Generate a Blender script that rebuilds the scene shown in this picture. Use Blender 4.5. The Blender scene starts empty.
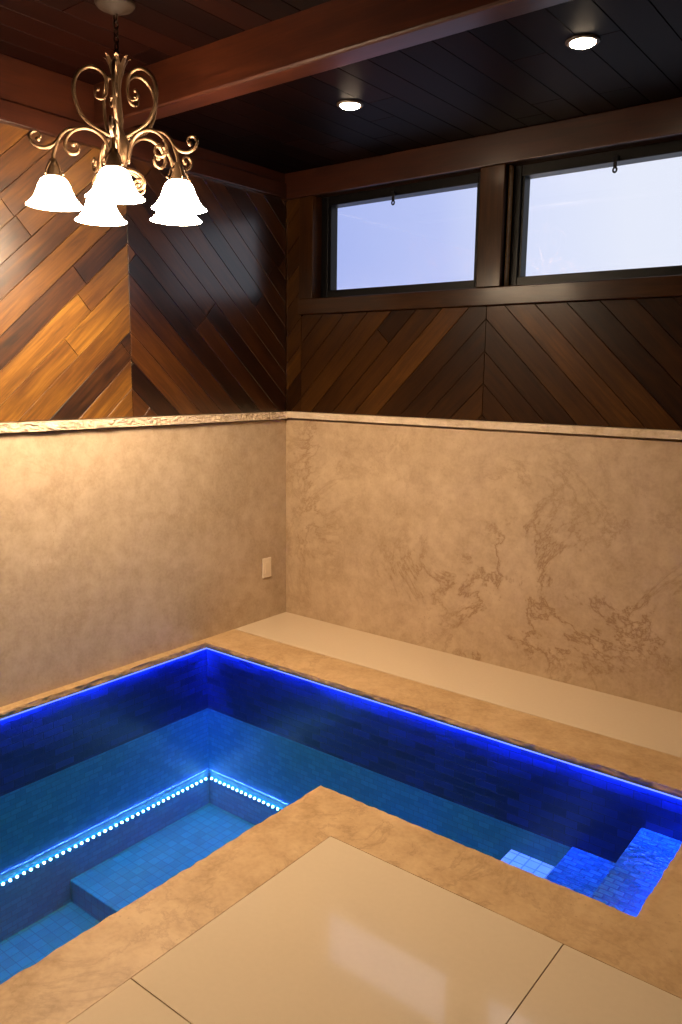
import bpy, bmesh, math, random
from mathutils import Vector, Matrix, noise as mnoise

random.seed(7)
scn = bpy.context.scene
COL = scn.collection
PI = math.pi
W, D, HC, HB = 4.2, -4.8, 2.65, 2.53      # room width, front wall, front ceiling, rear ceiling
CAP = 1.22

# ------------------------------------------------------------------ materials
def new_mat(name):
    m = bpy.data.materials.new(name); m.use_nodes = True
    nt = m.node_tree
    for n in list(nt.nodes): nt.nodes.remove(n)
    return m, nt
class NT:
    def __init__(s, nt): s.t = nt
    def n(s, typ, ins=None, **props):
        nd = s.t.nodes.new(typ)
        for k, v in props.items(): setattr(nd, k, v)
        for k, v in (ins or {}).items():
            sock = nd.inputs[k]
            if isinstance(v, bpy.types.NodeSocket): s.t.links.new(v, sock)
            else: sock.default_value = v
        return nd
    def ramp(s, fac, stops, interp='LINEAR'):
        nd = s.t.nodes.new('ShaderNodeValToRGB'); nd.color_ramp.interpolation = interp
        e = nd.color_ramp.elements
        while len(e) < len(stops): e.new(0.5)
        for k, (p, c) in enumerate(stops):
            e[k].position = p
            e[k].color = (c[0], c[1], c[2], 1) if not isinstance(c, (int, float)) else (c, c, c, 1)
        s.t.links.new(fac, nd.inputs[0])
        return nd.outputs[0]
    def mix(s, fac, a, b, mode='MIX'):
        nd = s.t.nodes.new('ShaderNodeMix'); nd.data_type = 'RGBA'; nd.blend_type = mode
        for sock, v in ((nd.inputs[0], fac), (nd.inputs[6], a), (nd.inputs[7], b)):
            if isinstance(v, bpy.types.NodeSocket): s.t.links.new(v, sock)
            elif isinstance(v, (int, float)): sock.default_value = v if sock == nd.inputs[0] else (v, v, v, 1)
            else: sock.default_value = (v[0], v[1], v[2], 1)
        return nd.outputs[2]
    def math(s, op, a, b=0.0, c=0.0):
        nd = s.t.nodes.new('ShaderNodeMath'); nd.operation = op
        for k, v in enumerate((a, b, c)):
            if isinstance(v, bpy.types.NodeSocket): s.t.links.new(v, nd.inputs[k])
            else: nd.inputs[k].default_value = v
        return nd.outputs[0]
    def out(s, shader):
        o = s.t.nodes.new('ShaderNodeOutputMaterial'); s.t.links.new(shader, o.inputs[0])
    def noise(s, vec, scale, detail=4, rough=0.5, dist=0.0):
        return s.n('ShaderNodeTexNoise', {'Vector': vec, 'Scale': scale, 'Detail': detail, 'Roughness': rough, 'Distortion': dist})
def col(c): return (c[0], c[1], c[2], 1)

def mat_plain(name, c, rough=0.5, metal=0.0, spec=0.5, var=0.12, scale=14, bump=0.0, coat=0.0):
    m, nt = new_mat(name); t = NT(nt)
    co = t.n('ShaderNodeTexCoord').outputs['Object']
    f = t.noise(co, scale, 4).outputs[0]
    c2 = t.mix(f, [x * (1 - var) for x in c], [x * (1 + var) for x in c])
    b = t.n('ShaderNodeBsdfPrincipled', {'Base Color': c2, 'Roughness': rough, 'Metallic': metal, 'Specular IOR Level': spec, 'Coat Weight': coat, 'Coat Roughness': .03, 'Coat IOR': 1.8})
    if bump:
        bp = t.n('ShaderNodeBump', {'Height': f, 'Strength': bump, 'Distance': 0.002}); nt.links.new(bp.outputs[0], b.inputs['Normal'])
    t.out(b.outputs[0]); return m

def mat_limestone(name, A, B, V, rough=0.55, vein=0.7, seed=0.0, bump=0.12, vscale=2.3, mottle=1.0):
    m, nt = new_mat(name); t = NT(nt)
    co = t.n('ShaderNodeTexCoord').outputs['Object']
    mp = t.n('ShaderNodeMapping', {'Vector': co, 'Location': (seed, seed * 1.7, seed * .6)}).outputs[0]
    n1 = t.noise(mp, 3.2, 8, 0.62, 0.6).outputs[0]
    n2 = t.noise(mp, 16, 6, 0.6, 0.3).outputs[0]
    n3 = t.noise(mp, 70, 3, 0.6).outputs[0]
    f = t.math('ADD', t.math('MULTIPLY', n1, 0.55), t.math('MULTIPLY', n2, 0.45))
    k = 0.14 / mottle
    base = t.ramp(f, [(0.5 - k, B), (0.5 + k, A)])
    base = t.mix(t.ramp(n3, [(0.3, 0.0), (0.62, 0.35)]), base, [x * 1.12 for x in A])
    # wandering brown veins
    nv = t.noise(mp, vscale, 9, 0.68, 0.5).outputs[0]
    d = t.math('ABSOLUTE', t.math('SUBTRACT', nv, 0.5))
    line = t.ramp(d, [(0.0, 1.0), (0.008, 0.5), (0.03, 0.0)])
    nm = t.noise(mp, 1.1, 3, 0.5, 0.4).outputs[0]
    mask = t.ramp(nm, [(0.40, 0.0), (0.62, 1.0)])
    fac = t.math('MULTIPLY', t.math('MULTIPLY', line, mask), vein)
    base = t.mix(fac, base, V)
    # pits
    vo = t.n('ShaderNodeTexVoronoi', {'Vector': mp, 'Scale': 46.0}).outputs[0]
    pit = t.math('MULTIPLY', t.ramp(vo, [(0.06, 1.0), (0.16, 0.0)]), t.ramp(n1, [(0.5, 0.0), (0.7, 0.6)]))
    base = t.mix(pit, base, [x * 0.8 for x in V])
    b = t.n('ShaderNodeBsdfPrincipled', {'Base Color': base, 'Roughness': rough, 'Specular IOR Level': 0.4})
    bp = t.n('ShaderNodeBump', {'Height': t.math('ADD', n2, t.math('MULTIPLY', n3, .5)), 'Strength': bump, 'Distance': 0.004})
    nt.links.new(bp.outputs[0], b.inputs['Normal'])
    t.out(b.outputs[0]); return m

def mat_wood(name, stops, rough=0.3, coat=0.3, use_random=True, gs=1.0, bump=0.08, cr=.17, fig=1.0):
    """UV.x runs along the grain, UV.y across it (metres)."""
    m, nt = new_mat(name); t = NT(nt)
    uv = t.n('ShaderNodeTexCoord').outputs['UV']
    rnd = t.n('ShaderNodeNewGeometry').outputs['Random Per Island']
    off = t.n('ShaderNodeCombineXYZ', {'X': t.math('MULTIPLY', rnd, 37.0), 'Y': t.math('MULTIPLY', rnd, 91.0), 'Z': t.math('MULTIPLY', rnd, 13.0)}).outputs[0]
    v = t.n('ShaderNodeVectorMath', {0: uv, 1: off}, operation='ADD').outputs[0]
    st = t.n('ShaderNodeMapping', {'Vector': v, 'Scale': (2.2 * gs, 26 * gs, 1)}).outputs[0]
    g1 = t.noise(st, 1.6, 7, 0.62, 0.9).outputs[0]
    st2 = t.n('ShaderNodeMapping', {'Vector': v, 'Scale': (6 * gs, 130 * gs, 1)}).outputs[0]
    g2 = t.noise(st2, 1.0, 3, 0.6).outputs[0]
    big = t.noise(t.n('ShaderNodeMapping', {'Vector': v, 'Scale': (1.5, 5, 1)}).outputs[0], 1.0, 3, 0.5, 0.5).outputs[0]
    r = t.math('ADD', t.math('MULTIPLY', rnd, 0.55), .02) if use_random else 0.3
    f = t.math('ADD', r, t.math('ADD', t.math('MULTIPLY', t.math('SUBTRACT', g1, .5), 0.75 * fig), .13))
    f = t.math('ADD', f, t.math('MULTIPLY', t.math('SUBTRACT', big, 0.5), 0.5 * fig))
    f = t.math('ADD', f, t.math('MULTIPLY', t.math('SUBTRACT', g2, 0.5), 0.26 * fig))
    c = t.ramp(f, stops)
    b = t.n('ShaderNodeBsdfPrincipled', {'Base Color': c, 'Roughness': rough, 'Specular IOR Level': 0.5 if coat > .1 else .09 if coat else .03, 'Coat Weight': coat, 'Coat Roughness': cr})
    bp = t.n('ShaderNodeBump', {'Height': g1, 'Strength': bump, 'Distance': 0.003})
    nt.links.new(bp.outputs[0], b.inputs['Normal'])
    t.out(b.outputs[0]); return m

def mat_tile(name, c1, c2, grout, bw, bh, mortar, rough=0.12, offset=0.5, var=0.5, bump=0.5, wob=0.5):
    m, nt = new_mat(name); t = NT(nt)
    uv = t.n('ShaderNodeTexCoord').outputs['UV']
    br = t.n('ShaderNodeTexBrick', {'Vector': uv, 'Color1': col(c1), 'Color2': col(c2), 'Mortar': col(grout), 'Scale': 1.0,
             'Mortar Size': mortar, 'Mortar Smooth': 0.1, 'Bias': 0.0, 'Brick Width': bw, 'Row Height': bh}, offset=offset)
    n1 = t.noise(uv, 30, 4, 0.6).outputs[0]
    c = t.mix(var, br.outputs[0], t.mix(n1, [0.35] * 3, [1.65] * 3), 'MULTIPLY')
    b = t.n('ShaderNodeBsdfPrincipled', {'Base Color': c, 'Roughness': rough, 'Specular IOR Level': 0.6})
    hs = t.math('ADD', t.math('MULTIPLY', br.outputs[1], -1.0), t.math('MULTIPLY', t.noise(uv, 22, 3, 0.6).outputs[0], wob))
    bp = t.n('ShaderNodeBump', {'Height': hs, 'Strength': bump, 'Distance': 0.0025})
    nt.links.new(bp.outputs[0], b.inputs['Normal'])
    t.out(b.outputs[0]); return m

def mat_emit(name, c, s):
    m, nt = new_mat(name); t = NT(nt)
    e = t.n('ShaderNodeEmission', {'Color': col(c), 'Strength': s}); t.out(e.outputs[0]); return m

def mat_clear(name, tint, ior, rough=0.0, bump=0.0):
    m, nt = new_mat(name); t = NT(nt)
    tr = t.n('ShaderNodeBsdfTransparent', {'Color': col(tint)})
    gl = t.n('ShaderNodeBsdfGlossy', {'Color': (1, 1, 1, 1), 'Roughness': rough})
    bf = t.n('ShaderNodeNewGeometry').outputs['Backfacing']
    fr = t.n('ShaderNodeFresnel', {'IOR': t.math('ADD', ior, t.math('MULTIPLY', bf, 1 / ior - ior))})
    if bump:
        co = t.n('ShaderNodeTexCoord').outputs['Object']
        nz = t.noise(co, 5.0, 2, 0.5).outputs[0]
        bp = t.n('ShaderNodeBump', {'Height': nz, 'Strength': bump, 'Distance': 0.01})
        nt.links.new(bp.outputs[0], gl.inputs['Normal']); nt.links.new(bp.outputs[0], fr.inputs['Normal'])
    mx = t.n('ShaderNodeMixShader', {0: fr.outputs[0], 1: tr.outputs[0], 2: gl.outputs[0]})
    t.out(mx.outputs[0]); return m

M = {}
M['stone'] = mat_limestone('honed limestone', (.49, .35, .215), (.315, .205, .11), (.22, .115, .045), 0.5, 0.85, 0.0)
M['stone_left'] = mat_limestone('honed limestone plain', (.51, .385, .255), (.34, .24, .145), (.3, .18, .09), 0.5, 0.3, 5.3)
M['ledge'] = mat_limestone('split limestone', (.64, .50, .35), (.44, .31, .19), (.2, .11, .05), 0.8, 0.5, 2.0, 1.0, mottle=1.4)
M['coping'] = mat_limestone('brown limestone', (.55, .36, .185), (.37, .22, .095), (.24, .13, .05), 0.42, 0.5, 9.0, 0.3, 3.5, 1.2)
M['paving'] = mat_plain('polished cream tile', (.66, .515, .35), 0.12, 0, 0.5, 0.03, 60, 0.0, 0.55)
M['grout'] = mat_plain('brown grout', (.16, .09, .04), 0.8)
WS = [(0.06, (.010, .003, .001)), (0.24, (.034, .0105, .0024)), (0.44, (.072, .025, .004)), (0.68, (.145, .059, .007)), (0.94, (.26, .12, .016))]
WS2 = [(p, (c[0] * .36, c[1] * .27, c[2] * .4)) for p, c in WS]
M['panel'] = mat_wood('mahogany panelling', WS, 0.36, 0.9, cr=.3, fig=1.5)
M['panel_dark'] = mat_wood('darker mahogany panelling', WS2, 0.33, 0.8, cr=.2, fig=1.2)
WB = [(0.08, (.011, .0034, .0008)), (0.35, (.025, .0085, .0018)), (0.65, (.047, .017, .0034)), (0.95, (.10, .038, .0065))]
M['panel_back'] = mat_wood('brown panelling', WB, 0.36, 0.05, fig=1.2)
WT = [(0.1, (.009, .0028, .0008)), (0.4, (.025, .0082, .0018)), (0.75, (.052, .0185, .0036))]
M['trim'] = mat_wood('dark trim wood', WT, 0.34, 0.09, False)
WR = [(0.1, (.006, .0013, .0006)), (0.36, (.018, .0037, .0013)), (0.75, (.046, .0105, .003))]
M['beam'] = mat_wood('red brown beam wood', WR, 0.34, 0.12, False)
WC = [(0.05, (.0012, .0003, .0003)), (0.5, (.0035, .0007, .0004)), (0.9, (.0075, .0015, .0007))]
M['ceil'] = mat_wood('dark ceiling boards', WC, 0.5, 0.0)
M['navy'] = mat_tile('navy glass tile', (.002, .008, .038), (.006, .018, .115), (.0015, .005, .035), .10, .034, .0022, 0.3, 0.5, 0.6, 0.5, 1.4)
M['mosaic'] = mat_tile('teal mosaic tile', (.019, .15, .25), (.036, .205, .32), (.03, .12, .2), .05, .025, .0015, 0.42, 0.5, 0.35, 0.3, 0.4)
M['mosaic_floor'] = mat_tile('teal square mosaic', (.002, .15, .145), (.005, .2, .19), (.002, .1, .1), .05, .05, .002, 0.42, 0.0, 0.3, 0.3, 0.4)
M['step_tile'] = mat_tile('blue step mosaic', (.008, .09, .22), (.02, .17, .32), (.012, .08, .22), .05, .025, .003, 0.06, 0.5, 0.6, 1.0, 4.0)
M['step_lit'] = mat_tile('step mosaic lit pale', (.34, .55, .52), (.44, .66, .62), (.2, .36, .38), .05, .05, .003, 0.2, 0.0, 0.2, 0.3, 0.5)  # light on the lowest tread is put into these pale tile colours
M['bronze'] = mat_plain('antique bronze', (.135, .08, .043), 0.4, 0.85, 0.5, 0.35, 40, 0.3)
M['bronze_dark'] = mat_plain('dark bronze', (.014, .008, .005), 0.6, 0.0, .12, 0.5, 0.3, 40)
M['shade'] = mat_emit('lit frosted glass', (1.0, .75, .5), 115)
M['bulb'] = mat_emit('lamp bulb', (1.0, .79, .555), 860)
M['down'] = mat_emit('downlight lens', (1.0, .76, .5), 95)
M['ring'] = mat_plain('brown downlight ring', (.03, .015, .008), 0.5, 0.0)
M['black'] = mat_plain('black window frame', (.0025, .0022, .0025), 0.4, 0, .15)
M['metal'] = mat_plain('dark latch metal', (.02, .02, .024), 0.3, 0.8)
M['glass'] = mat_clear('window glass', (.96, .97, 1.0), 1.5)
M['water'] = mat_clear('still pool water', (.7, .93, 1.0), 1.33, 0.0, 0.03)
M['plate'] = mat_plain('beige switch plate', (.74, .6, .43), 0.35, 0, 0.5, 0.03)
M['plaster'] = mat_plain('brown plaster', (.16, .11, .07), 0.8)
M['led_blue'] = mat_emit('blue led tape', (.022, .07, 1.0), 360)
M['led_front'] = mat_emit('blue diffuser', (.16, .24, 1.0), 2.0)
M['led_core'] = mat_emit('cyan led tape', (.006, .26, 1.0), 2.5)
M['diode'] = mat_emit('white blue diode', (.28, .70, 1.0), 50)
M['channel'] = mat_plain('grey light channel', (.12, .16, .2), 0.4, 0.4)

# ------------------------------------------------------------------ mesh helpers
def link(name, bm, mats, parent=None, smooth=False):
    me = bpy.data.meshes.new(name)
    bmesh.ops.recalc_face_normals(bm, faces=bm.faces)
    bm.to_mesh(me); bm.free()
    for m in (mats if isinstance(mats, (list, tuple)) else [mats]): me.materials.append(m)
    if smooth:
        for p in me.polygons: p.use_smooth = True
    o = bpy.data.objects.new(name, me); COL.objects.link(o)
    if parent:
        o.parent = parent
        o.matrix_parent_inverse = Matrix.Identity(4)
    return o
def struct(o): o['kind'] = 'structure'; return o
def tag(o, label, cat, group=None, kind=None):
    o['label'] = label; o['category'] = cat
    if group: o['group'] = group
    if kind: o['kind'] = kind
    return o
def empty(name, loc=(0, 0, 0)):
    o = bpy.data.objects.new(name, None); COL.objects.link(o); o.location = loc; o.empty_display_size = .05; return o

def box_uv(bm, faces=None, grain=None):
    """metre UVs projected along each face's main axis; grain = axis the wood grain follows"""
    uvl = bm.loops.layers.uv.verify()
    for f in (faces or bm.faces):
        n = f.normal if f.normal.length > 0 else Vector((0, 0, 1))
        a = max(range(3), key=lambda i: abs(n[i]))
        ax = [i for i in range(3) if i != a]
        if grain is not None:
            if grain in ax: ax = [grain] + [i for i in ax if i != grain]
        elif a == 2: ax = [0, 1]
        for l in f.loops:
            p = l.vert.co
            l[uvl].uv = (p[ax[0]], p[ax[1]])
def add_box(bm, x0, x1, y0, y1, z0, z1, bev=0.0, mi=0):
    r = bmesh.ops.create_cube(bm, size=1.0)
    vs = r['verts']
    for v in vs:
        v.co = Vector(((x0 + x1) / 2 + v.co.x * (x1 - x0), (y0 + y1) / 2 + v.co.y * (y1 - y0), (z0 + z1) / 2 + v.co.z * (z1 - z0)))
    fs = list({f for v in vs for f in v.link_faces})
    for f in fs: f.material_index = mi
    if bev:
        es = list({e for v in vs for e in v.link_edges})
        bmesh.ops.bevel(bm, geom=es, offset=bev, segments=2, affect='EDGES', profile=0.5)
    return fs
def box_obj(name, dims, mat, parent=None, bev=0.0, grain=None):
    bm = bmesh.new(); add_box(bm, *dims, bev=bev)
    bm.normal_update(); box_uv(bm, None, grain)
    return link(name, bm, mat, parent)

def catmull(pts, n=8):
    P = [Vector(p) for p in pts]; out = []
    for i in range(len(P) - 1):
        p0 = P[max(i - 1, 0)]; p1 = P[i]; p2 = P[i + 1]; p3 = P[min(i + 2, len(P) - 1)]
        for k in range(n):
            t = k / n
            out.append(0.5 * ((2 * p1) + (-p0 + p2) * t + (2 * p0 - 5 * p1 + 4 * p2 - p3) * t * t + (-p0 + 3 * p1 - 3 * p2 + p3) * t ** 3))
    out.append(P[-1]); return out
def add_tube(bm, pts, rad, seg=8):
    rings = []; up = None; n = len(pts)
    for i, p in enumerate(pts):
        a = pts[max(i - 1, 0)]; b = pts[min(i + 1, n - 1)]
        t = (b - a).normalized()
        if up is None:
            up = Vector((0, 1, 0)) if abs(t.y) < 0.9 else Vector((1, 0, 0))
        s = t.cross(up)
        if s.length < 1e-5: s = t.cross(Vector((1, 0, 0)))
        s.normalize(); up = s.cross(t).normalized()
        r = rad(i / (n - 1)) if callable(rad) else rad
        rings.append([bm.verts.new(p + (s * math.cos(2 * PI * k / seg) + up * math.sin(2 * PI * k / seg)) * r) for k in range(seg)])
    for i in range(n - 1):
        for k in range(seg):
            bm.faces.new((rings[i][k], rings[i][(k + 1) % seg], rings[i + 1][(k + 1) % seg], rings[i + 1][k]))
    bm.faces.new(rings[0][::-1]); bm.faces.new(rings[-1])
def add_ball(bm, c, r):
    m = Matrix.Translation(Vector(c)) @ Matrix.Scale(r, 4)
    bmesh.ops.create_uvsphere(bm, u_segments=12, v_segments=8, radius=1.0, matrix=m)
def add_lathe(bm, prof, c=(0, 0), seg=28, close=False):
    rings = []
    for r, z in prof:
        r = max(r, 1e-4)
        rings.append([bm.verts.new((c[0] + r * math.cos(2 * PI * k / seg), c[1] + r * math.sin(2 * PI * k / seg), z)) for k in range(seg)])
    pr = list(zip(rings, rings[1:]))
    if close: pr.append((rings[-1], rings[0]))
    for a, b in pr:
        for k in range(seg):
            bm.faces.new((a[k], a[(k + 1) % seg], b[(k + 1) % seg], b[k]))

# ------------------------------------------------------------------ boarding
def clip(poly, a, b, c):                      # keep a*x+b*y<=c
    out = []
    for i in range(len(poly)):
        p, q = poly[i], poly[(i + 1) % len(poly)]
        dp, dq = a * p[0] + b * p[1] - c, a * q[0] + b * q[1] - c
        if dp <= 0: out.append(p)
        if (dp < 0 < dq) or (dq < 0 < dp):
            t = dp / (dp - dq); out.append((p[0] + (q[0] - p[0]) * t, p[1] + (q[1] - p[1]) * t))
    return out
def inset(poly, d):
    area = sum(poly[i][0] * poly[(i + 1) % len(poly)][1] - poly[(i + 1) % len(poly)][0] * poly[i][1] for i in range(len(poly)))
    if area < 0: poly = poly[::-1]
    out = poly
    for i in range(len(poly)):
        p, q = poly[i], poly[(i + 1) % len(poly)]
        ex, ey = q[0] - p[0], q[1] - p[1]; L = math.hypot(ex, ey)
        if L < 1e-6: continue
        nx, ny = ey / L, -ex / L              # outward
        out = clip(out, nx, ny, nx * p[0] + ny * p[1] - d)
        if len(out) < 3: return None
    return out
def area(p): return abs(sum(p[i][0] * p[(i + 1) % len(p)][1] - p[(i + 1) % len(p)][0] * p[i][1] for i in range(len(p)))) / 2
def add_board(bm, poly, to3, thick, du, dv, gap=0.0010, cham=0.0014):
    """poly in wall plane coordinates; to3(u,w,depth) with depth>0 into the wall"""
    p0 = inset(poly, gap)
    if not p0 or area(p0) < 1e-4: return
    p1 = inset(p0, cham)
    if not p1 or len(p1) != len(p0): p1 = None
    uvl = bm.loops.layers.uv.verify()
    vb = [bm.verts.new(to3(u, w, thick)) for u, w in p0]
    fs = []
    if p1:
        va = [bm.verts.new(to3(u, w, 0.0016)) for u, w in p0]; vt = [bm.verts.new(to3(u, w, 0)) for u, w in p1]
        n = len(p0)
        fs.append((bm.faces.new(vt), p1))
        # order in p1 may be rotated: match nearest
        best = min(range(n), key=lambda s: sum((p0[i][0] - p1[(i + s) % n][0]) ** 2 + (p0[i][1] - p1[(i + s) % n][1]) ** 2 for i in range(n)))
        for i in range(n):
            j = (i + 1) % n
            fs.append((bm.faces.new((va[i], va[j], vt[(j + best) % n], vt[(i + best) % n])), None))
            fs.append((bm.faces.new((vb[i], vb[j], va[j], va[i])), None))
    else:
        vt = [bm.verts.new(to3(u, w, 0)) for u, w in p0]; n = len(p0)
        bm.faces.new(vt)
        for i in range(n):
            j = (i + 1) % n; bm.faces.new((vb[i], vb[j], vt[j], vt[i]))
    return True
def chevron(name, rects, seam, slope_deg, width, to3, mat, parent, inv, seglen=(0.7, 2.0), thick=0.016, z0=1.2):
    bm = bmesh.new(); uvl = bm.loops.layers.uv.verify()
    th = math.radians(slope_deg)
    for side in (-1, 1):
        d = (math.cos(th), math.sin(th)) if side < 0 else (math.cos(th), -math.sin(th))
        nrm = (-d[1], d[0])
        lo, hi = -6.0, 6.0
        k0 = int(-7 / width); k1 = int(7 / width)
        base = seam * nrm[0] + z0 * nrm[1]
        for k in range(k0, k1):
            a, b = base + k * width, base + (k + 1) * width
            # random end joints along the board
            s = lo + random.uniform(0, 1.0); cuts = [lo]
            while s < hi: cuts.append(s); s += random.uniform(*seglen)
            cuts.append(hi)
            for s0, s1 in zip(cuts, cuts[1:]):
                quad = [(d[0] * s_ + nrm[0] * t_, d[1] * s_ + nrm[1] * t_) for s_, t_ in ((s0, a), (s1, a), (s1, b), (s0, b))]
                for (u0, u1, w0, w1) in rects:
                    p = clip(quad, 1, 0, min(u1, seam) if side < 0 else u1)
                    if len(p) < 3: continue
                    p = clip(p, -1, 0, -(u0 if side < 0 else max(u0, seam)))
                    if len(p) < 3: continue
                    p = clip(p, 0, 1, w1)
                    if len(p) < 3: continue
                    p = clip(p, 0, -1, -w0)
                    if len(p) < 3 or area(p) < 2e-4: continue
                    nf = len(bm.faces)
                    add_board(bm, p, to3, thick, None, None)
                    bm.faces.ensure_lookup_table()
                    for f in bm.faces[nf:]:
                        for l in f.loops:
                            u, w = inv(l.vert.co)
                            l[uvl].uv = (u * d[0] + w * d[1], u * nrm[0] + w * nrm[1])
    return link(name, bm, mat, parent)

# ------------------------------------------------------------------ rough stone slabs
def rough_slab(name, O0, O1, I0, I1, z1, th, mat, parent, rough=0.006, n=90, seed=0.0, under=True, vert=4, fq=1.0):
    """slab whose inner edge (I0-I1) is chiselled; O = outer edge"""
    bm = bmesh.new(); uvl = bm.loops.layers.uv.verify()
    O0, O1, I0, I1 = (Vector((*p, 0)) for p in (O0, O1, I0, I1))
    inw = ((I0 - O0) + (I1 - O1)); ed = (I1 - I0).normalized(); inw = (inw - ed * inw.dot(ed)).normalized()
    prof = [(0, 0, 0), (0.5, 0, 0), (0.93, 0, 0.0), (1.0, -0.001, 1)]
    for k in range(1, vert): prof.append((1.0, -th * k / vert, 1))
    prof += [(0.985, -th, .6), (0, -th, 0)]
    rings = []
    for i in range(n + 1):
        t = i / n; o = O0.lerp(O1, t); q = I0.lerp(I1, t); ring = []
        for (u, z, w) in prof:
            p = o.lerp(q, u)
            if w:
                s = p * 1.0
                v1 = mnoise.noise(Vector((s.x * 34 * fq + seed, s.y * 34 * fq, z * 60 * fq))); v2 = mnoise.noise(Vector((s.x * 11, s.y * 11 + seed, z * 20)))
                p = p + inw * (w * rough * (0.55 * v1 + 0.6 * v2))
                z = z + (w * rough * 0.35 * v1 if z > -0.003 else 0)
                if z > 0: z = z * .3
            ring.append(bm.verts.new((p.x, p.y, z1 + z)))
        rings.append(ring)
    m = len(prof)
    for i in range(n):
        for k in range(m):
            bm.faces.new((rings[i][k], rings[i][(k + 1) % m], rings[i + 1][(k + 1) % m], rings[i + 1][k]))
    bm.faces.new(rings[0]); bm.faces.new(rings[-1][::-1])
    bm.normal_update(); box_uv(bm)
    return link(name, bm, mat, parent)

# ------------------------------------------------------------------ pool plan
LX, BY, PX, PY, RX, FY = .051, -.699, 1.488, -1.476, 2.589, -3.3     # coping lips
OV = .02                                                           # lip overhang
wl, wb, wp, wq, wr, wf = LX - OV, BY + OV, PX + OV, PY - OV, RX + OV, FY - OV
ZW, ZDEEP, ZSEAT, YSEAT = -.388, -1.068, -.953, -1.572
CW = .223

# ------------------------------------------------------------------ room shell
bm = bmesh.new()
add_box(bm, -.2, 0, D, 0.0, -.03, CAP - .05)
add_box(bm, -.2, -.018, D, 0.0, CAP - .05, HC + .1)
bm.normal_update(); box_uv(bm)
wall_left = struct(link('wall_left', bm, M['stone_left']))
bm = bmesh.new()
add_box(bm, -.2, W + .2, 0, .18, -.03, CAP - .048)
for d in ((-.2, .205, CAP - .048, HC + .1), (.205, 2.38, CAP - .048, 1.835), (.205, 2.38, 2.395, HC + .1), (1.225, 1.365, 1.835, 2.395), (2.38, W + .2, CAP - .048, HC + .1)):
    add_box(bm, d[0], d[1], .018, .18, d[2], d[3])
bm.normal_update(); box_uv(bm)
wall_back = struct(link('wall_back', bm, M['stone']))
struct(box_obj('wall_right', (W, W + .2, D, 0, -1.3, HC + .1), M['plaster']))
struct(box_obj('wall_front', (-.2, W + .2, D - .2, D, -1.3, HC + .1), M['plaster']))

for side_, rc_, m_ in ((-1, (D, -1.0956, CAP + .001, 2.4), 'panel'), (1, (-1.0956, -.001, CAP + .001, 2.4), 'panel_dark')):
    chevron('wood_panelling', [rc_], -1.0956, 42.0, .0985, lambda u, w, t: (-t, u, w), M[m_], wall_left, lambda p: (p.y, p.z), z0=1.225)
chevron('wood_panelling', [(.001, .113, CAP + .001, 2.4), (.113, W, CAP + .001, 1.77), (2.472, W, 1.77, 2.4)], 1.281, 45.0, .1075,
        lambda u, w, t: (u, t, w), M['panel_back'], wall_back, lambda p: (p.x, p.z), seglen=(3.0, 4.5), z0=1.402)

# stone ledge capping the wainscot
rough_slab('stone_ledge', (-.018, D), (-.018, .0), (.022, D), (.022, -.02), CAP - .002, .040, M['ledge'], wall_left, .012, 800, 1.0, vert=7, fq=1.9)
rough_slab('stone_ledge', (0.0, .018), (W, .018), (.02, -.022), (W, -.022), CAP, .036, M['ledge'], wall_back, .0035, 240, 4.0)

# ceiling: boards running away from the window wall, front bay higher than the rear bay
BY0, BY1, BZ = -1.262, -1.155, 2.483     # beam front, back, underside
bm = bmesh.new()
bw = .133; k = 0
x = 0.0
uvl = bm.loops.layers.uv.verify()
while x < W:
    x1 = min(x + bw, W)
    for (ya, yb, z) in ((D, BY0 + .02, HC), (BY1 - .02, 0.0, HB)):
        cuts = [ya]; s = ya + random.uniform(.4, 1.6)
        while s < yb - .1: cuts.append(s); s += random.uniform(1.2, 2.4)
        cuts.append(yb)
        for c0, c1 in zip(cuts, cuts[1:]):
            nf = len(bm.faces)
            add_board(bm, [(x, c0), (x1, c0), (x1, c1), (x, c1)], lambda u, w, t, z=z: (u, w, z + t), .018, None, None)
            bm.faces.ensure_lookup_table()
            for f in bm.faces[nf:]:
                for l in f.loops: l[uvl].uv = (l.vert.co.y, l.vert.co.x)
    x = x1
nf = len(bm.faces)
add_box(bm, -.2, W + .2, D - .2, .18, HC + .016, HC + .1)
add_box(bm, 0, W, BY1 - .03, 0.018, HB + .016, HB + .05)
bm.faces.ensure_lookup_table(); bm.normal_update(); box_uv(bm, bm.faces[nf:], 1)
ceiling = struct(link('ceiling', bm, M['ceil']))
beam = struct(box_obj('ceiling_beam', (0.0, W, BY0, BY1, BZ, HC + .014), M['beam'], None, .009, 0))
# header boards along the left and rear walls
struct(box_obj('trim_1', (-.018, .03, D, -.03, 2.397, 2.478), M['beam'], None, .004, 1))
struct(box_obj('trim_2', (-.018, .016, D, -.002, 2.480, HC), M['beam'], None, .003, 1))
struct(box_obj('trim_3', (-.018, W, -.03, .018, 2.393, HB), M['beam'], None, .004, 0))

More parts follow.
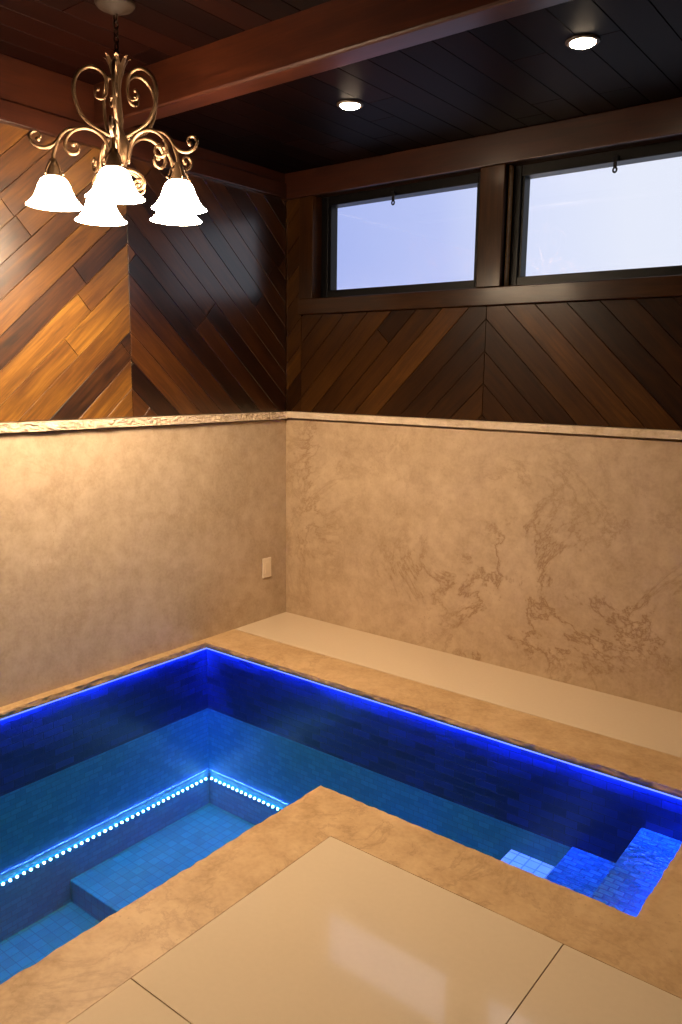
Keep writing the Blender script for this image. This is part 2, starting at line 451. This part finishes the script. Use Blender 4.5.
# ------------------------------------------------------------------ windows
def window(idx, x0, x1):
    z0, z1 = 1.849, 2.393
    w = struct(empty('window_%d' % idx, ((x0 + x1) / 2, .1, z0)))
    off = Vector(w.location)
    def part(name, bm, mat, par=w, smooth=False):
        bm.normal_update(); box_uv(bm, None, 0)
        for v in bm.verts: v.co -= off
        return link(name, bm, mat, par, smooth)
    # timber lining of the opening
    b = bmesh.new()
    add_box(b, x0 - .012, x0, -.005, .17, z0, z1); add_box(b, x1, x1 + .012, -.005, .17, z0, z1)
    add_box(b, x0 - .012, x1 + .012, -.005, .17, z0 - .014, z0); add_box(b, x0 - .012, x1 + .012, -.005, .17, z1, z1 + .012)
    part('window_lining', b, M['trim'])
    # black frame
    b = bmesh.new(); f0, f1 = .05, .13; s = .048
    add_box(b, x0, x0 + s, f0, f1, z0, z1, .003); add_box(b, x1 - s, x1, f0, f1, z0, z1, .003)
    add_box(b, x0 + s, x1 - s, f0, f1, z0, z0 + s, .003); add_box(b, x0 + s, x1 - s, f0, f1, z1 - s, z1, .003)
    g = .012
    add_box(b, x0 + s, x0 + s + g, f0 + .012, f1 - .012, z0 + s, z1 - s); add_box(b, x1 - s - g, x1 - s, f0 + .012, f1 - .012, z0 + s, z1 - s)
    part('window_frame', b, M['black'])
    b = bmesh.new(); add_box(b, x0 + s, x1 - s, .085, .091, z0 + s, z1 - s)
    part('glass_pane', b, M['glass'])
    # little hanging latch at the head
    xm = (x0 + x1) / 2 - .025 + (.0 if idx == 1 else 0)
    b = bmesh.new()
    zt = z1 - s + .008
    add_box(b, xm - .010, xm + .010, .034, .05, zt - .012, zt + .012, .002)
    add_box(b, xm - .0075, xm + .0075, .038, .044, zt - .036, zt - .01, .001)
    pts = [Vector((xm + .0078 * math.cos(a), .041, zt - .0435 + .0095 * math.sin(a))) for a in [2 * PI * i / 20 for i in range(21)]]
    add_tube(b, pts, .0042, 6)
    part('latch', b, M['metal'])
    return w
window(1, .215, 1.231)
window(2, 1.358, 2.374)
struct(box_obj('trim_4', (.115, 2.474, -.03, .018, 1.766, 1.849), M['trim'], None, .004, 0))
struct(box_obj('trim_5', (.115, .213, -.024, .018, 1.85, 2.392), M['trim'], None, .004, 2))
struct(box_obj('trim_6', (1.231, 1.358, -.024, .018, 1.85, 2.392), M['trim'], None, .004, 2))
struct(box_obj('trim_7', (2.376, 2.474, -.024, .018, 1.85, 2.392), M['trim'], None, .004, 2))

# ------------------------------------------------------------------ floor
QX, QY, TS = PX + CW, PY - CW, .766
cb = -.4425
bm = bmesh.new()
def ftile(x0, x1, y0, y1, g=.0016):
    if x1 - x0 < .02 or y1 - y0 < .02: return
    add_box(bm, x0 + g, x1 - g, y0 + g, y1 - g, -.02, 0)
def ftiles(x0, x1, y0, y1, sx, sy, ox, oy):
    xs = sorted({x0, x1} | {ox + i * sx for i in range(-8, 9) if x0 < ox + i * sx < x1})
    ys = sorted({y0, y1} | {oy + i * sy for i in range(-8, 9) if y0 < oy + i * sy < y1})
    for a, b in zip(xs, xs[1:]):
        for c, d in zip(ys, ys[1:]): ftile(a, b, c, d)
ftile(0, W, cb, 0)
ftiles(RX + CW, W, QY, cb, TS, TS, QX, QY)
ftiles(QX, W, D, QY, TS, TS, QX, QY)
ftiles(0, QX, D, FY - CW, TS, TS, QX, QY)
for f in bm.faces: f.material_index = 0
for (x0, x1, y0, y1) in ((0, W, cb, 0), (RX + CW, W, QY, cb), (QX, W, D, QY), (0, QX, D, FY - CW)):
    add_box(bm, x0, x1, y0, y1, -.06, -.0035, mi=1)
bm.normal_update(); box_uv(bm)
struct(link('floor', bm, [M['paving'], M['grout']]))

# ------------------------------------------------------------------ the pool
pool = tag(empty('plunge_pool', (wl, wb, ZDEEP)), 'L-shaped sunken plunge pool lined with blue glass tile, brown stone rim', 'pool')
po = Vector(pool.location)
def ppart(name, bm, mat, smooth=False):
    for v in bm.verts: v.co -= po
    return link(name, bm, mat, pool, smooth)
plan = [(wl, wb), (wr, wb), (wr, wq), (wp, wq), (wp, wf), (wl, wf)]
def wall_ring(bm, z0, z1, t):
    """closed ring of tile skin, t thick, standing outside the pool outline"""
    outer = [(wl - t, wb + t), (wr + t, wb + t), (wr + t, wq - t), (wp + t, wq - t), (wp + t, wf - t), (wl - t, wf - t)]
    uvl = bm.loops.layers.uv.verify(); acc = 0.0
    V = [[bm.verts.new((*p, z)) for p in pl] for pl, z in ((plan, z0), (plan, z1), (outer, z1), (outer, z0))]
    for i in range(6):
        j = (i + 1) % 6
        L = math.hypot(plan[j][0] - plan[i][0], plan[j][1] - plan[i][1])
        for k in range(4):
            f = bm.faces.new((V[k][i], V[k][j], V[(k + 1) % 4][j], V[(k + 1) % 4][i]))
            w0, w1 = ((z0, z1), (z1, z1 + t), (z1, z0), (z0 + t, z0))[k]
            for l, uv in zip(f.loops, ((acc, w0), (acc + L, w0), (acc + L, w1), (acc, w1))): l[uvl].uv = uv
        acc += L
bm = bmesh.new(); wall_ring(bm, ZW, -.0272, .016); ppart('waterline_tile_band', bm, M['navy'])
bm = bmesh.new(); wall_ring(bm, ZDEEP - .02, ZW - .0002, .016); ppart('basin_wall', bm, M['mosaic'])
bm = bmesh.new()
add_box(bm, wl, wr, wq, wb, ZDEEP - .08, ZDEEP); add_box(bm, wl, wp, wf, wq, ZDEEP - .08, ZDEEP)
bm.normal_update(); box_uv(bm); ppart('basin_floor', bm, M['mosaic_floor'])
bm = bmesh.new(); add_box(bm, wl, wp, YSEAT, wb, ZDEEP, ZSEAT, .004)
bm.normal_update(); box_uv(bm); ppart('seat', bm, M['mosaic_floor'])
SX = [1.86, 2.115, 2.368, wr]; SZ = [-.495, -.380, -.2]
for k, (m_) in enumerate(('step_lit', 'step_tile', 'step_tile')):
    bm = bmesh.new(); add_box(bm, SX[k], SX[k + 1] - .0005, wq, wb, ZDEEP, SZ[k], .003)
    bm.normal_update(); box_uv(bm)
    st = ppart('step', bm, M[m_])
    if k == 0: st['label'] = 'mosaic step under water, coloured pale as if lit'
# stone rim
def rim(n, O0, O1, I0, I1, seed, rough, seg): 
    o = rough_slab('coping', O0, O1, I0, I1, 0.0, .027, M['coping'], pool, rough, seg, seed)
    for v in o.data.vertices: v.co -= po
    return o
rim(0, (0.0, FY), (0.0, BY), (LX, FY), (LX, BY), 1.0, .012, 220)
rim(1, (0.0, cb), (RX + CW, cb), (0.0, BY), (RX, BY), 3.0, .012, 220)
rim(2, (RX + CW, cb), (RX + CW, QY), (RX, BY), (RX, PY), 5.0, .006, 80)
rim(3, (RX + CW, QY), (QX, QY), (RX, PY), (PX, PY), 7.0, .005, 110)
rim(4, (QX, QY), (QX, FY - CW), (PX, PY), (PX, FY), 9.0, .005, 150)
rim(5, (QX, FY - CW), (0.0, FY - CW), (PX, FY), (0.0, FY), 11.0, .005, 110)
# water, one still sheet
bm = bmesh.new()
def slab_water(pts):
    a = [bm.verts.new((x, y, ZW)) for x, y in pts]; bm.faces.new(a)
e = .002
slab_water([(wl + e, wb - e), (SX[1] - e, wb - e), (SX[1] - e, wq + e), (wp - e, wq + e), (wp - e, wf + e), (wl + e, wf + e)])
wat = link('pool_water', bm, M['water'])
if wat.data.polygons[0].normal.z < 0: wat.data.flip_normals()
tag(wat, 'still clear water filling the tiled pool', 'water', None, 'stuff')

# ------------------------------------------------------------------ light tapes of the pool
def tape(label, a, b, z, side, group, name='led_light_strip'):
    """thin glowing tape fixed to the wall under the rim; side = unit vector off the wall"""
    a, b, s = Vector((*a, z)), Vector((*b, z)), Vector((*side, 0))
    o = tag(empty(name, a), label, 'light strip', group)
    d = b - a
    def bar(nm, off, t, h, z_, mat):
        bm = bmesh.new()
        p = [s * off, s * (off + t), s * (off + t) + d, s * off + d]
        lo = [bm.verts.new(q + Vector((0, 0, z_))) for q in p]; hi = [bm.verts.new(q + Vector((0, 0, z_ + h))) for q in p]
        bm.faces.new(lo[::-1]); bm.faces.new(hi)
        for i in range(4): bm.faces.new((lo[i], lo[(i + 1) % 4], hi[(i + 1) % 4], hi[i]))
        return link(nm, bm, mat, o)
    bar('channel', 0.0005, .0175, .002, .0, M['channel'])
    bar('emitter', .003, .0105, .0012, -.0014, M['led_blue'])
    bar('diffuser', .0142, .002, .0075, -.0075, M['led_front'])
    return o
G1 = 'blue light tapes under the pool rim'
zt = -.0300
tape('blue glowing tape under the rim along the plain left stone wall', (wl, -3.2), (wl, wb - .012), zt, (1, 0), G1)
tape('blue glowing tape under the rim below the window wall', (wl + .012, wb), (wr - .012, wb), zt, (0, -1), G1)
tape('blue glowing tape under the rim above the highest step', (wr, wb - .012), (wr, wq + .012), zt, (-1, 0), G1)
tape('blue glowing tape under the rim along the step side of the deck', (wr - .012, wq), (wp - .012, wq), zt, (0, 1), G1)
tape('blue glowing tape under the rim along the seat side of the deck', (wp, wq - .012), (wp, -3.2), zt, (-1, 0), G1)

def dot_strip(label, a, b, z, side, pitch, dots, group):
    a, b, s = Vector((*a, z)), Vector((*b, z)), Vector((*side, 0))
    o = tag(empty('underwater_led_strip', a), label, 'light strip', group)
    d = b - a; L = d.length; d.normalize()
    bm = bmesh.new()
    def bar(bm, off, t, z0, z1):
        p = [s * off, s * (off + t), s * (off + t) + d * L, s * off + d * L]
        lo = [bm.verts.new(q + Vector((0, 0, z0))) for q in p]; hi = [bm.verts.new(q + Vector((0, 0, z1))) for q in p]
        bm.faces.new(lo[::-1]); bm.faces.new(hi)
        for i in range(4): bm.faces.new((lo[i], lo[(i + 1) % 4], hi[(i + 1) % 4], hi[i]))
    bar(bm, .001, .010, -.006, .004); link('channel', bm, M['channel'], o)
    bm = bmesh.new(); bar(bm, .0015, .0035, .0042, .0075); link('diffuser', bm, M['led_core'], o)
    if dots:
        bm = bmesh.new(); bmesh.ops.create_uvsphere(bm, u_segments=8, v_segments=6, radius=.0056)
        first = link('diode', bm, M['diode'], o, True)
        n = min(int(L / pitch), 98)
        for i in range(n):
            q = first if i == 0 else first.copy()
            if i: COL.objects.link(q)
            q.parent = o; q.location = d * (pitch * (i + .5)) + s * .013 + Vector((0, 0, .001))
    return o
G2 = 'underwater light strips in the pool'
ZL = -.79
dot_strip('beaded underwater light strip along the plain left stone wall side', (wl, wb - .02), (wl, -3.2), ZL, (1, 0), .033, True, G2)
dot_strip('beaded underwater light strip along the window wall side, above the seat', (wl + .02, wb), (1.84, wb), ZL, (0, -1), .033, True, G2)
dot_strip('underwater light strip along the deck side, opposite the left stone wall', (wp, wq - .02), (wp, -3.2), ZL, (-1, 0), .033, False, G2)
dot_strip('underwater light strip along the step side of the deck', (1.84, wq), (wp + .0, wq), ZL, (0, 1), .033, False, G2)

# ------------------------------------------------------------------ switch plate
o = empty('wall_outlet', (0, -.1725, .31))
tag(o, 'small beige electrical plate on the left stone wall beside the corner', 'outlet')
bm = bmesh.new(); add_box(bm, .0, .007, -.036, .036, -.059, .059, .003); link('cover_plate', bm, M['plate'], o)
bm = bmesh.new(); add_box(bm, .0065, .010, -.017, .017, -.034, .034, .0015); link('rocker', bm, M['plate'], o)

# ------------------------------------------------------------------ recessed downlights
def downlight(x, y, label):
    o = tag(empty('recessed_downlight', (x, y, HB)), label, 'ceiling light', 'recessed ceiling downlights')
    bm = bmesh.new(); add_lathe(bm, [(.056, -.0002), (.056, -.003), (.053, -.006), (.044, -.0075), (.042, -.005), (.042, -.0002)], seg=40, close=True)
    link('trim_ring', bm, M['ring'], o, True)
    bm = bmesh.new(); add_lathe(bm, [(0, -.0005), (.0415, -.0005), (.0412, -.008), (.036, -.0115), (.02, -.0135), (0, -.014)], seg=40)
    link('lens', bm, M['down'], o)
downlight(.998, -.722, 'lit round recessed ceiling downlight nearer the dark room corner, before the narrower window view')
downlight(1.998, -.763, 'lit round recessed ceiling downlight farther from the room corner, before the brighter window')

# ------------------------------------------------------------------ chandelier
AX, AY = .734, -1.678
ch = tag(empty('chandelier', (AX, AY, HC)), 'bronze scroll chandelier with five lit white bell glass shades', 'chandelier')
def Z(py): return -(py - 3) * .0032           # height below the ceiling
PXM = .00343
def R3(r, py): return (r * PXM, Z(py))
def cpart(name, bm, mat, parent=ch, smooth=True): return link(name, bm, mat, parent, smooth)
bm = bmesh.new(); add_lathe(bm, [(0, 0), (.066, 0), (.066, -.006), (.06, -.014), (.044, -.02), (.026, -.03), (.012, -.036), (0, -.037)]); cpart('canopy', bm, M['bronze_dark'])
bm = bmesh.new()
zc = -.034; k = 0
while zc > Z(62):
    pts = []
    for i in range(15):
        a = 2 * PI * i / 14; q = Vector((.0085 * math.cos(a), 0, .015 * math.sin(a)))
        if k % 2: q = Vector((0, q.x, q.z))
        pts.append(q + Vector((0, 0, zc - .012)))
    add_tube(bm, pts, .0028, 6); zc -= .0225; k += 1
cpart('chain', bm, M['bronze_dark'])
bm = bmesh.new()
add_lathe(bm, [(0, Z(60)), (.008, Z(61)), (.012, Z(66)), (.02, Z(72)), (.014, Z(78)), (.01, Z(88)), (.012, Z(104)), (.016, Z(118)), (.012, Z(126)), (.02, Z(133)), (.032, Z(140)), (.036, Z(148)),
               (.03, Z(158)), (.02, Z(165)), (.024, Z(170)), (.016, Z(177)), (.008, Z(183)), (.012, Z(187)), (.007, Z(192)), (0, Z(194))], seg=20)
cpart('column', bm, M['bronze'])
# upright leaves round the top of the column
bm = bmesh.new()
for i in range(7):
    a = 2 * PI * i / 7 + .2
    pr = [(.010, Z(80)), (.016, Z(73)), (.024, Z(65)), (.035, Z(58)), (.045, Z(56))]
    wd = [.004, .012, .013, .008, .001]
    L = []
    for (r, z), w in zip(pr, wd):
        c = Vector((r * math.cos(a), r * math.sin(a), z)); s = Vector((-math.sin(a), math.cos(a), 0)); n = Vector((math.cos(a), math.sin(a), .3)).normalized()
        L.append([bm.verts.new(c - s * w), bm.verts.new(c + n * .003), bm.verts.new(c + s * w), bm.verts.new(c - n * .002)])
    for p, q in zip(L, L[1:]):
        for j in range(4): bm.faces.new((p[j], p[(j + 1) % 4], q[(j + 1) % 4], q[j]))
    bm.faces.new(L[0]); bm.faces.new(L[-1][::-1])
cpart('leaf_crown', bm, M['bronze'], smooth=False)

def spiral(c, r0, r1, a0, turns, n=16):
    return [(c[0] + (r0 + (r1 - r0) * i / n) * math.cos(a0 + turns * 2 * PI * i / n), c[1] + (r0 + (r1 - r0) * i / n) * math.sin(a0 + turns * 2 * PI * i / n)) for i in range(n + 1)]
def in_plane(prof): return [Vector((r, 0, z)) for r, z in prof]
def upper_bm():
    bm = bmesh.new()
    pts = catmull(in_plane([R3(*q) for q in ((19, 90), (22, 93), (21, 98), (16, 99), (12, 95), (10.5, 86), (12, 76), (18, 70), (27, 69), (36, 75), (41, 85), (42, 95), (40, 107), (35, 118), (27, 126), (17, 131), (8, 135))]), 6)
    add_tube(bm, pts, lambda t: .0035 + .003 * min(1, t * 2.2), 8)
    add_ball(bm, pts[0], .0065)
    return bm
def arm_bm():
    bm = bmesh.new()
    main = catmull(in_plane([R3(*q) for q in ((9, 160), (10.5, 150), (14, 140), (21, 133), (30, 130), (39, 131.5), (47, 137), (51.5, 144.5), (52, 152), (47.5, 157), (41.5, 156), (39, 151), (41, 147), (44.5, 147.5))]), 6)
    add_tube(bm, main, lambda t: .0065 if t < .62 else .0065 - .002 * (t - .62) / .38, 8)
    add_ball(bm, main[-1], .0095)
    br = catmull(in_plane([R3(*q) for q in ((41, 132), (50, 134.5), (57, 142), (61, 152), (63.5, 161), (64, 170))]), 6)
    add_tube(bm, br, .0062, 8)
    cu = catmull(in_plane([R3(*q) for q in ((56, 140), (60, 147), (66, 152.5), (74, 154.5), (81, 152), (84.5, 146), (82.5, 140.5), (77.5, 139.5), (74.5, 143.5), (77, 146.5))]), 6)
    add_tube(bm, cu, lambda t: .0065 - .002 * t, 8)
    add_ball(bm, cu[-1], .0085)
    return bm
def lower_bm():
    bm = bmesh.new()
    pts = catmull(in_plane([R3(*q) for q in ((6, 168), (12, 169), (19, 172), (25, 178), (26, 185), (21.5, 189.5), (16, 187), (15.5, 181.5), (19.5, 180)) ]), 6)
    add_tube(bm, pts, lambda t: .0062 - .0018 * t, 8); add_ball(bm, pts[-1], .009); return bm
RS = 64 * PXM
def socket_bm():
    bm = bmesh.new()
    add_lathe(bm, [(0, Z(164)), (.012, Z(165)), (.016, Z(170)), (.02, Z(174)), (.027, Z(179.5)), (.03, Z(182)), (.031, Z(184)), (.026, Z(184.5)), (0, Z(184))], seg=20)
    for i in range(4):                          # curled leaf tips round the cup
        a = PI / 4 + i * PI / 2
        p = [Vector((r * math.cos(a), r * math.sin(a), Z(y))) for r, y in ((.014, 168), (.024, 172), (.033, 177), (.039, 181.5), (.043, 180))]
        add_tube(bm, catmull(p, 4), lambda t: .004 * (1 - .6 * t), 6)
    for v in bm.verts: v.co.x += RS
    return bm
def shade_bm():
    z1, z0 = Z(182.5), Z(211.5); h = z1 - z0
    outer = [(.022, 1.0), (.034, .965), (.043, .88), (.050, .75), (.055, .6), (.0605, .45), (.068, .29), (.078, .14), (.088, .045), (.0935, 0.0)]
    prof = [(r, z0 + h * k) for r, k in outer]
    prof += [(r - .003, z0 + h * k + .001) for r, k in outer[::-1]]
    bm = bmesh.new(); add_lathe(bm, prof, (RS, 0), 36, True); return bm
def bulb_bm():
    bm = bmesh.new(); zt_ = Z(184)
    add_lathe(bm, [(0, zt_), (.013, zt_), (.014, zt_ - .018), (.022, zt_ - .034), (.025, zt_ - .048), (.018, zt_ - .064), (0, zt_ - .07)], (RS, 0), 16); return bm
cdir = Vector((3.126 - AX, -3.488 - AY, 0)).normalized(); rdir = Vector((-cdir.y, cdir.x, 0))
protos = None
for th in (-5, 60, 119, 200, 278):
    v = cdir * math.cos(math.radians(th)) + rdir * math.sin(math.radians(th))
    ang = math.atan2(v.y, v.x)
    if protos is None:
        s = cpart('upper_scroll', upper_bm(), M['bronze']); lo_ = cpart('lower_scroll', lower_bm(), M['bronze']); a = cpart('arm', arm_bm(), M['bronze'])
        c = cpart('socket', socket_bm(), M['bronze'], a); g = cpart('lamp_shade', shade_bm(), M['shade'], ch); b = cpart('bulb', bulb_bm(), M['bulb'], g)
        protos = (s, a, c, g, b, lo_); g['label'] = 'lit white bell glass shade'
    else:
        s, a, c, g, b, lo_ = [q.copy() for q in protos]
        for q in (s, a, c, g, b, lo_): COL.objects.link(q)
        s.parent = ch; lo_.parent = ch; a.parent = ch; c.parent = a; g.parent = ch; b.parent = g
    for q in (s, a, g, lo_): q.rotation_euler = (0, 0, ang)

# ------------------------------------------------------------------ words for the setting
for nm, lb, ct in (
    ('wall_left', 'plain limestone wall with stone ledge and glowing amber chevron boards behind the chandelier', 'wall'),
    ('wall_back', 'veined limestone window wall with dark brown chevron boards above the ledge', 'wall'),
    ('wall_right', 'brown plastered side wall opposite the chandelier wall', 'wall'),
    ('wall_front', 'brown plastered wall opposite the windows', 'wall'),
    ('ceiling', 'dark boarded wooden ceiling holding the chandelier and downlights', 'ceiling'),
    ('ceiling_beam', 'red brown wooden beam crossing the ceiling between chandelier and downlights', 'beam'),
    ('floor', 'polished cream stone tile floor around the pool rim', 'floor'),
    ('window_1', 'narrower black framed window next to the room corner, bluer glass', 'window'),
    ('window_2', 'brighter black framed window farther from the room corner', 'window'),
    ('trim_1', 'narrow wooden header board above the chandelier wall boards', 'trim'),
    ('trim_2', 'flat upper board between the chandelier wall header and ceiling', 'trim'),
    ('trim_3', 'wide dark header board above both windows', 'trim'),
    ('trim_4', 'long dark wooden sill board below both windows', 'trim'),
    ('trim_5', 'upright dark casing board between the room corner and the first window', 'trim'),
    ('trim_6', 'upright dark wooden mullion board between the two windows', 'trim'),
    ('trim_7', 'upright dark casing board at the far side of the brighter window', 'trim')):
    o = bpy.data.objects[nm]; o['label'] = lb; o['category'] = ct; o['kind'] = 'structure'

# ------------------------------------------------------------------ sky outside
w = bpy.data.worlds.new('sky'); scn.world = w; w.use_nodes = True
nt = w.node_tree
for n in list(nt.nodes): nt.nodes.remove(n)
t = NT(nt)
gen = t.n('ShaderNodeTexCoord').outputs['Generated']
sep = t.n('ShaderNodeSeparateXYZ', {0: gen})
nz = t.noise(gen, 3.0, 3).outputs[0]
mr = t.n('ShaderNodeMapRange', {0: t.math('ADD', sep.outputs[0], t.math('MULTIPLY', t.math('SUBTRACT', nz, .5), .15)), 1: -.62, 2: -.28, 3: 0.0, 4: 1.0})
c = t.ramp(mr.outputs[0], [(0.0, (.46, .54, .92)), (.35, (.55, .62, .95)), (.62, (.76, .81, 1.0)), (1.0, (.88, .91, 1.0))])
bg = t.n('ShaderNodeBackground', {'Color': c, 'Strength': 1.05})
wo = t.n('ShaderNodeOutputWorld', {0: bg.outputs[0]})

# ------------------------------------------------------------------ camera
cam = bpy.data.cameras.new('camera'); co = bpy.data.objects.new('camera', cam); COL.objects.link(co)
yaw, pit, rol = math.radians(37.836), math.radians(-9.7335), math.radians(.7351)
f = Vector((-math.sin(yaw) * math.cos(pit), math.cos(yaw) * math.cos(pit), math.sin(pit)))
rt = Vector((math.cos(yaw), math.sin(yaw), 0)); up = rt.cross(f)
r2 = rt * math.cos(rol) + up * math.sin(rol); u2 = -rt * math.sin(rol) + up * math.cos(rol)
mw = Matrix((r2, u2, -f)).transposed().to_4x4(); mw.translation = Vector((3.1262, -3.4882, 1.426))
co.matrix_world = mw
cam.sensor_fit = 'VERTICAL'; cam.sensor_height = 36; cam.lens = 36 * 790.63 / 1024; cam.clip_start = .02
scn.camera = co

vs = scn.view_settings
scn.display_settings.display_device = 'sRGB'
vs.view_transform = 'Standard'; vs.look = 'None'; vs.gamma = 1.0; vs.use_curve_mapping = False; vs.exposure = 0.0
cy = scn.cycles
cy.use_denoising = True; cy.max_bounces = 10; cy.diffuse_bounces = 4; cy.glossy_bounces = 4; cy.transparent_max_bounces = 12
cy.caustics_reflective = False; cy.caustics_refractive = False; cy.sample_clamp_indirect = 6.0
